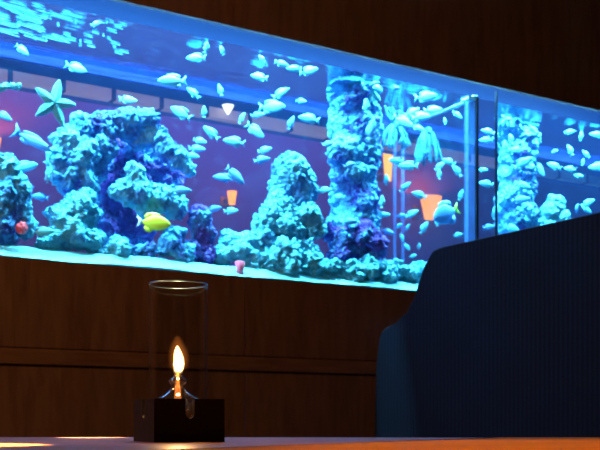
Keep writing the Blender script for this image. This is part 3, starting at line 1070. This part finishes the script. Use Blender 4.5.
# px, py, depth, length, heading (degrees, 0 = nose right), kind, label
FISH = [
    (22, 50, .30, 16, -38, 'p', 'pale fish diving under the surface glints at the far upper left'),
    (76, 68, .30, 22, -18, 'p', 'pale fish level with the rear rim, above and right of the big starfish'),
    (128, 100, .30, 18, 0, 'p', 'faint pale fish just above the top of the arched rock'),
    (4, 116, .20, 18, -30, 'b', 'blue fish at the left edge between coral finger and tall rock'),
    (33, 141, .15, 44, -28, 's', 'long blue fish nosing down between starfish and tall left rock'),
    (25, 167, .20, 26, 12, 'p', 'pale fish with forked tail right of the tall left rock'),
    (47, 178, .12, 11, 95, 'p', 'tiny upright pale fish at the left flank of the arched rock'),
    (40, 197, .20, 18, 170, 'b', 'blue fish in the gap between tall left rock and knobbly rock'),
    (43, 232, .05, 22, 5, 'p', 'pale fish low over the sand beside the red knob'),
    (206, 41, .25, 12, 80, 'p', 'pale fish upright near the surface, left one of the upper upright pair'),
    (222, 43, .25, 10, 110, 'p', 'smaller pale upright fish near the surface, right one of the upper pair'),
    (196, 58, .20, 20, 178, 'p', 'pale fish swimming left high above the arched rock, raised dorsal fin'),
    (262, 52, .25, 10, 130, 'p', 'small pale fish touching the dark band below the hood'),
    (282, 56, .20, 15, -12, 'p', 'bright pale fish near the surface above the central pile'),
    (294, 69, .22, 16, 180, 'p', 'left fish of the overlapping pair near the surface by the middle pillar'),
    (309, 69, .16, 20, 5, 'p', 'right fish of the overlapping pair near the surface by the middle pillar'),
    (259, 77, .20, 18, 176, 'p', 'pale fish swimming left between the surface and the rear rim'),
    (172, 81, .12, 29, 186, 'p', 'largest pale fish right of the arched rock, facing left'),
    (193, 93, .18, 16, 140, 'p', 'curved slim pale fish just below the largest left facing one'),
    (220, 90, .20, 12, 105, 'p', 'small upright pale fish alone above the white lamp'),
    (281, 93, .15, 19, 25, 'p', 'hunched pale fish above the big right facing fish'),
    (272, 107, .12, 29, -4, 'p', 'big pale fish facing right over the tiled strip'),
    (258, 115, .26, 15, 10, 'b', 'blue fish tucked under the tail of the big right facing fish'),
    (301, 101, .20, 11, -8, 'p', 'small pale fish midway between big right facing fish and pillar'),
    (181, 113, .13, 25, 148, 'p', 'pale fish swimming up left beside the tip of the arched rock'),
    (204, 112, .20, 12, 88, 'p', 'small upright pale fish left of the white lamp'),
    (242, 118, .22, 12, 60, 'p', 'small tilted pale fish right of the white lamp'),
    (255, 131, .14, 22, -38, 'p', 'pale fish diving right below the tiled strip, tail up'),
    (291, 123, .20, 15, 68, 'b', 'slim tilted blue fish above the central summit rock'),
    (309, 119, .13, 22, 174, 'p', 'pale fish facing left close to the middle pillar'),
    (211, 133, .14, 20, 140, 'p', 'pale fish climbing left under the white lamp'),
    (234, 142, .14, 22, 172, 'p', 'pale fish facing left between white lamp and orange lamp'),
    (200, 141, .20, 14, -12, 'p', 'top fish of the stack of three right of the arched rock'),
    (197, 149, .26, 17, 0, 'b', 'middle fish of the stack of three right of the arched rock'),
    (192, 156, .18, 15, -8, 'p', 'bottom fish of the stack of three right of the arched rock'),
    (265, 150, .20, 15, 12, 'p', 'upper fish of the pair left of the summit rock'),
    (262, 160, .18, 18, 16, 'b', 'lower bluer fish of the pair left of the summit rock'),
    (235, 176, .14, 24, -38, 'b', 'blue fish diving right just above the orange lamp'),
    (223, 178, .26, 20, 176, 'b', 'blue fish partly behind the diving one above the orange lamp'),
    (181, 191, .06, 21, 4, 'b', 'blue fish under the tip of the overhanging arm'),
    (214, 209, .20, 16, 10, 'b', 'dark blue fish lower left of the orange lamp'),
    (231, 211, .14, 15, 2, 'p', 'pale fish directly below the orange lamp'),
    (325, 190, .09, 14, 0, 'p', 'pale fish crossing between summit rock and middle pillar'),
    (339, 197, .07, 13, 175, 'p', 'pale fish facing left against the lower middle pillar'),
    (328, 144, .09, 12, 10, 'p', 'pale fish at the left flank of the middle pillar'),
    (371, 130, .07, 22, 75, 'b', 'upright blue fish in front of the middle pillar'),
    (377, 88, .07, 14, -35, 'p', 'pale fish beside the small starfish on the middle pillar'),
    (366, 106, .07, 15, 90, 'p', 'upright pale fish in front of the pillar below the small starfish'),
    (350, 165, .06, 14, 20, 'b', 'blue fish across the waist of the middle pillar'),
    (349, 222, .06, 18, 10, 'b', 'blue fish at the foot of the middle pillar'),
    (382, 202, .08, 13, 85, 'p', 'upright pale fish right of the lower middle pillar'),
    (426, 91, .16, 23, 2, 'p', 'spindle shaped pale fish alone near the surface left of the joint'),
    (396, 74, .30, 10, 0, 'b', 'small blue fish at the waterline right of the middle pillar'),
    (433, 110, .16, 18, 5, 'p', 'top fish of the cluster under the slanting brace'),
    (421, 117, .14, 22, 12, 'p', 'second fish of the cluster under the slanting brace'),
    (403, 122, .12, 24, -28, 'p', 'large fish of the cluster, lowest, beside the finger coral'),
    (412, 112, .18, 16, 20, 'p', 'fish of the cluster touching the slanting brace'),
    (418, 128, .18, 13, -15, 'p', 'lowest small fish of the cluster above the hanging coral'),
    (457, 115, .18, 12, -30, 'p', 'roundish pale fish just left of the batten, near its top'),
    (445, 121, .20, 7, 100, 'p', 'tiny pale fish between the cluster and the batten'),
    (396, 161, .18, 15, 170, 'p', 'pale fish beside the yellow lamp, left of a larger one'),
    (408, 166, .13, 21, 178, 'p', 'larger pale fish right of the yellow lamp'),
    (449, 162, .14, 15, 165, 'p', 'pale fish facing left, upper of the tail to tail pair by the batten'),
    (457, 171, .15, 15, 128, 'p', 'pale slanting fish, lower of the tail to tail pair by the batten'),
    (440, 166, .17, 13, 35, 'p', 'pale fish climbing right under the hanging coral'),
    (439, 174, .15, 11, 95, 'p', 'upright pale fish under the hanging coral'),
    (386, 180, .16, 12, 90, 'p', 'upright pale fish in front of the yellow lamp'),
    (405, 187, .15, 14, 35, 'p', 'pale fish climbing right between yellow lamp and large orange lamp'),
    (419, 195, .14, 16, 165, 'p', 'pale fish touching the upper rim of the large orange lamp'),
    (412, 214, .14, 15, 25, 'p', 'pale fish left of the large orange lamp'),
    (402, 216, .24, 11, 10, 'b', 'small blue fish further left of the large orange lamp'),
    (384, 215, .14, 13, 0, 'p', 'pale fish at the right edge of the middle pillar below its middle'),
    (388, 232, .14, 14, -20, 'b', 'blue fish low beside the middle pillar'),
    (424, 228, .15, 15, 55, 'p', 'pale fish climbing right below the large orange lamp'),
    (437, 221, .12, 11, 95, 'p', 'small fish under the chin of the big green tailed fish'),
    (458, 235, .16, 10, 15, 'p', 'small pale fish below the big green tailed fish'),
    (461, 195, .16, 12, 72, 'p', 'upright pale fish close to the lower batten'),
    (399, 226, .20, 8, 40, 'p', 'tiny pale fish low left of the large orange lamp'),
    (408, 227, .18, 8, 60, 'p', 'tiny tilted pale fish low below the large orange lamp, left one'),
    (407, 247, .18, 9, -50, 'p', 'tiny pale fish just above the low coral bush'),
    (402, 238, .18, 9, -70, 'p', 'tiny pale fish diving above the low coral bush'),
    (413, 256, .16, 8, 20, 'p', 'tiny pale fish nearest the sand by the coral bush'),
    (419, 246, .18, 7, 80, 'p', 'tiny upright pale fish right of the others over the coral bush'),
    (488, 132, .12, 15, 170, 'p', 'upper fish of the pair between the two seams'),
    (486, 140, .12, 14, 178, 'p', 'lower fish of the pair between the two seams'),
    (483, 170, .14, 10, 0, 'p', 'small pale fish between the two seams at mid height'),
    (486, 184, .12, 16, 175, 'p', 'pale fish between the two seams below mid height'),
    (489, 227, .14, 13, 10, 'b', 'blue fish between the two seams just above the booth'),
    (511, 139, .10, 11, 105, 'p', 'upright pale fish on the upper right pillar'),
    (505, 146, .10, 11, 88, 'p', 'slim upright pale fish by the second seam, on the right pillar'),
    (516, 150, .09, 15, 176, 'p', 'pale fish facing left across the upper right pillar'),
    (523, 163, .09, 21, 28, 'p', 'pale fish climbing right across the middle of the right pillar'),
    (523, 186, .09, 17, -12, 'p', 'pale fish across the right pillar below its middle'),
    (521, 200, .09, 19, 5, 'b', 'blue fish across the lower right pillar'),
    (512, 228, .09, 15, -20, 'p', 'pale fish on the right pillar just above the booth'),
    (538, 169, .18, 20, -50, 'b', 'slender blue fish diving beside the right pillar'),
    (570, 132, .18, 11, 5, 'p', 'slim pale fish near the surface right of the right pillar'),
    (581, 136, .18, 10, 80, 'p', 'small upright pale fish near the surface at the right'),
    (597, 135, .16, 15, 170, 'p', 'pale fish at the right edge near the surface'),
    (555, 151, .20, 7, 20, 'p', 'tiny round pale fish right of the right pillar'),
    (570, 150, .18, 12, 115, 'p', 'tilted pale fish in the middle of the right group'),
    (586, 154, .18, 10, 135, 'p', 'small slanting pale fish left of the largest right edge fish'),
    (583, 162, .20, 8, 75, 'p', 'tiny upright pale fish beside the largest right edge fish'),
    (554, 166, .16, 15, 160, 'p', 'pale fish facing left, lowest left of the right group'),
    (570, 169, .16, 12, 175, 'p', 'pale fish centre low in the right group'),
    (579, 176, .18, 10, 0, 'p', 'lowest small pale fish of the right group'),
    (598, 167, .12, 19, 180, 'p', 'largest pale fish at the right edge'),
    (588, 203, .16, 15, 25, 'p', 'upper fish of the trio low at the right above the booth'),
    (577, 208, .18, 10, 75, 'b', 'bluish upright fish of the trio low at the right above the booth'),
    (587, 210, .18, 11, -25, 'p', 'lowest fish of the trio low at the right above the booth'),
    (375, 72, .30, 9, 10, 'b', 'small blue fish at the waterline above the finger coral'),
    (96, 24, .28, 12, 10, 'p', 'pale fish among the surface glints above the arched rock'),
]
for (px, py, v, l, a, k, lab) in FISH:
    fish(px, py, v, l, a, k, lab, GB if k in 'bs' else G)
fish(154, 223, .07, 33, -4, 'y', 'yellow fish with a white tail in front of the rocks', name='yellow_tang', yaw=8)
fish(446, 214, .10, 34, 205, 'g', 'large round blue fish with a lime green tail by the batten', name='surgeonfish', yaw=30)


# ------------------------------------------------------------------ lamps in the room beyond
def wall_lamp(px, py, v, wpx, hpx, mat, label, glow=0, gcol=(1, .16, .02), taper=.6, back=True):
    p = at(px, py, v)
    s = scale_at(px, v)
    e = empty('wall_lamp' if back else 'pendant_lamp', p, WALLROT)
    bm = bmesh.new()
    R, H = wpx / 2 * s, hpx * s
    lathe(bm, [(0, -H / 2), (R * taper, -H / 2), (R, H / 2), (R * .9, H / 2), (R * taper * .85, -H / 2 + .008), (0, -H / 2 + .006)], 24)
    obj('lamp_shade', bm, mat, e, True)
    if back:
        bm = bmesh.new()
        box(bm, -.012, .012, R * .8, (VB - v) - 0.0005, -H * .2, -H * .2 + .02)
        box(bm, -.03, .03, (VB - v) - .012, (VB - v) - 0.0005, -H * .4, H * .3)
        obj('bracket', bm, M['brass'], e)
    else:
        bm = bmesh.new()
        tube(bm, [(0, 0, H * .45), (0, 0, (2.33 if v > 1.25 else 3.0) - p.z)], [.004, .004], 6)
        obj('cord', bm, M['silicone'], e)
    tag(e, label, 'lamp')
    if glow:
        point('lamp_glow', p + Vector((0, 0, H * .30)), glow, gcol, .008)
    return e


wall_lamp(431, 208, VB - .16, 22, 22, M['lamp_orange'], 'large orange cup lamp glowing behind the aquarium near the batten', 3.5)
wall_lamp(388, 164, VB - .12, 11, 34, M['lamp_yellow'], 'tall yellow lamp showing at the right edge of the middle pillar', 2)
wall_lamp(232, 198, VB - .10, 10, 13, M['lamp_orange'], 'small orange cup lamp left of the central rocks', 0)
wall_lamp(-7, 148, VB - .14, 16, 20, M['lamp_orange'], 'orange lamp glowing beyond the tank at the far left', 5)
wall_lamp(228, 110, 1.15, 12, 9, M['lamp_white'], 'small bright white lamp seen against the tiled strip', 0, taper=.15, back=False)

# ------------------------------------------------------------------ booth
# plane of the backrest: perpendicular to the wall
UB = uv(at(374, 420, -0.025))[0]


def booth_sz(px, py):
    r = (px - 300) / F
    P = P0 + DU * UB
    # P - s*DN on ray x = r*y
    s = (P.y * r - P.x) / (-DN.x + DN.y * r)
    Y = P.y - DN.y * s
    return s, CAMZ + (HOR - py) / F * Y


outl = [booth_sz(*p) for p in ((374.6, 440), (375.2, 400), (376.5, 365), (378.6, 340), (380.6, 333), (384.5, 328.8), (390.5, 326), (396, 323), (402, 319), (407, 313), (411, 307), (414, 299), (417, 289), (420, 279), (425, 265), (428.5, 257), (432, 251.5), (437, 248.8), (445, 247))]
zt = booth_sz(600, 213)[1]
outl = [(max(s, .027), z) for s, z in outl]
smax = 1.75
pts = [(outl[0][0], 0.28)] + outl
n_last = outl[-1]
pts += [(n_last[0] + (smax - n_last[0]) * k / 8, n_last[1] + (zt - n_last[1]) * min(1, k / 5)) for k in range(1, 8)] + [(smax - .05, zt), (smax - .012, zt - .015), (smax, zt - .05), (smax, 0.28)]
booth = empty('booth_seat', (P0 + DU * UB), WALLROT)
tag(booth, 'high backed navy ribbed booth seat standing against the wall under the aquarium', 'seat')
bm = bmesh.new()
prism(bm, [(-s, z) for s, z in pts], 0.0, 0.14, 'x')
bmesh.ops.bevel(bm, geom=[e for e in bm.edges if abs((e.verts[0].co - e.verts[1].co).normalized().x) < .5], offset=.008, segments=3, affect='EDGES', profile=.6, clamp_overlap=True)
obj('backrest', bm, M['fabric'], booth)
bm = bmesh.new()
tube(bm, [(0.012, -s - .0, z + .0) for s, z in pts], [.005] * len(pts), 8)
obj('piping', bm, M['piping'], booth, True)
bm = bmesh.new(); box(bm, -.56, 0.0, -smax, -.027, .28, .46); bev(bm, .03, 3)
obj('seat_cushion', bm, M['fabric'], booth, True)
bm = bmesh.new(); box(bm, -.52, .14, -smax + .02, -.027, 0.0, .28)
obj('base', bm, M['black_wood'], booth)

# ------------------------------------------------------------------ table
TZ = 0.7506
tb = empty('dining_table', (0, 1.2, 0))
tag(tb, 'wooden dining table with a glossy top holding the oil lamp', 'table')
bm = bmesh.new()
xs = [-.95, 1.05]
# two fields of the top: dark boards and an orange board running back on the right
ax, ay, bx, by = -.062, 1.13 - 1.2, .335, 1.735 - 1.2     # joint between the fields
yf = 1.80 - 1.2
y0 = 0.50 - 1.2
dx = (bx - ax) / (by - ay)
jx = lambda y: ax + dx * (y - ay)
prism(bm, [(-.95, y0), (jx(y0), y0), (jx(yf), yf), (-.95, yf + .08)], TZ - .035, TZ, 'z')
bev(bm, .002)
obj('table_top', bm, M['table_wood'], tb)
bm = bmesh.new()
prism(bm, [(jx(y0) + .0015, y0), (.34, y0), (.34, yf), (jx(yf) + .0015, yf)], TZ - .035, TZ + .0004, 'z')
bev(bm, .002)
obj('table_board', bm, M['orange_wood'], tb)
bm = bmesh.new()
prism(bm, [(.342, y0), (1.05, y0), (1.05, yf), (.342, yf)], TZ - .035, TZ + .0006, 'z')
bev(bm, .002)
obj('table_board', bm, M['orange_wood'], tb)
for x in (-.85, .95):
    for y in (y0 + .08, yf - .10):
        bm = bmesh.new(); box(bm, x - .03, x + .03, y - .03, y + .03, 0, TZ - .035); bev(bm, .003)
        obj('leg', bm, M['black_wood'], tb)
bm = bmesh.new()
box(bm, -.85, .95, y0 + .06, y0 + .08, TZ - .115, TZ - .036); box(bm, -.85, .95, yf - .12, yf - .10, TZ - .115, TZ - .036)
obj('apron', bm, M['black_wood'], tb)

# ------------------------------------------------------------------ oil lamp in its black holder
LD = 1.46
LX = (178.3 - 300) / F * LD
SP = LD / F
holder = empty('lamp_holder', (LX, LD, TZ), math.radians(25))
tag(holder, 'black square wooden holder with notched sides around the glass chimney', 'holder')
HS, HH, WT = .0515, .0605, .007
NW, ND = .0068, .0275


def notched(x0, x1):
    """outline of a side (along, z) with a round bottomed notch"""
    pts = [(x0, 0), (x1, 0), (x1, HH), (NW, HH)]
    for k in range(9):
        a = -PI * k / 8
        pts.append((NW * math.cos(a), HH - ND + NW + NW * math.sin(a)))
    pts += [(-NW, HH), (x0, HH)]
    return pts


bm = bmesh.new()
prism(bm, notched(-HS, HS), -HS, -HS + WT, 'y')
prism(bm, notched(-HS, HS), HS - WT, HS, 'y')
prism(bm, notched(-HS + WT, HS - WT), -HS, -HS + WT, 'x')
prism(bm, notched(-HS + WT, HS - WT), HS - WT, HS, 'x')
box(bm, -HS + WT, HS - WT, -HS + WT, HS - WT, 0, .008)
obj('box', bm, M['black_wood'], holder)

ch = empty('glass_chimney', (LX, LD, TZ + .0085))
tag(ch, 'tall clear glass cylinder standing in the black holder around the flame', 'glass')
ZT = CAMZ + (HOR - 284.5) / F * LD - (TZ + .0085)
RC = .0422
bm = bmesh.new()
lathe(bm, [(RC, 0), (RC, .0006), (RC, ZT - .0016), (RC, ZT - .001), (RC - .0022, ZT - .001), (RC - .0022, ZT - .0016), (RC - .0022, .0006), (RC - .0022, 0)], 96, close=True)
obj('cylinder', bm, M['clear_glass'], ch, True)
bm = bmesh.new()
sg = 10
lathe(bm, [(RC - .0011 + .0014 * math.cos(2 * PI * k / sg), ZT + .0012 * math.sin(2 * PI * k / sg)) for k in range(sg)], 72, close=True)
obj('rim', bm, M['rim_glass'], ch, True)

ol = empty('oil_lamp', (LX - .0008, LD, TZ + .009))
tag(ol, 'small clear glass oil lamp with a burning flame inside the glass cylinder', 'oil lamp')


def zz(py):
    return CAMZ + (HOR - py) / F * LD - (TZ + .009)


bm = bmesh.new()
lathe(bm, [(0, 0), (.030, 0), (.0335, .004), (.0335, zz(404)), (.030, zz(399)), (.020, zz(395)), (.0125, zz(391)), (.0100, zz(387)), (.0100, zz(384)), (.0128, zz(382.6)),
           (.0140, zz(381.3)), (.0125, zz(380)), (.0085, zz(378.5)), (.0060, zz(376)), (.0050, zz(373.5)), (.0050, zz(372)), (.003, zz(372)), (.003, zz(376)), (0.0, zz(378))], 40)
obj('flask', bm, M['flask_glass'], ol, True)
bm = bmesh.new()
lathe(bm, [(0, .002), (.031, .002), (.031, zz(412)), (0, zz(412))], 32)
obj('oil', bm, M['oil'], ol, True)
bm = bmesh.new()
lathe(bm, [(0, zz(415)), (.0046, zz(415)), (.0050, zz(396)), (.0034, zz(386)), (.0020, zz(383)), (.0018, zz(371)), (0, zz(370.5))], 16)
obj('wick', bm, M['white_wick'], ol, True)


def flame_mesh(k, top, wid):
    bm = bmesh.new()
    zb, zt_ = zz(372.5), zz(top)
    prof = [(0, 0), (.60, .03), (.88, .12), (1.0, .30), (.98, .50), (.84, .66), (.60, .80), (.30, .93), (0, 1)]
    lathe(bm, [(r * wid, zb + (zt_ - zb) * t) for r, t in prof], 20)
    for v in bm.verts:
        t = (v.co.z - zb) / (zt_ - zb)
        v.co.x += .0012 * math.sin(t * 5) + .0007
    return bm


obj('flame', flame_mesh(1, 345, .0078), M['flame'], ol, True)
obj('flame_glow_shell', flame_mesh(1, 334, .0175), M['flame_halo'], ol, True)  # emissive shell added for the soft glow around the flame

point('flame_light', (LX, LD, zz(360) + TZ + .009), 1.3, (1.0, 0.50, 0.18), .006)
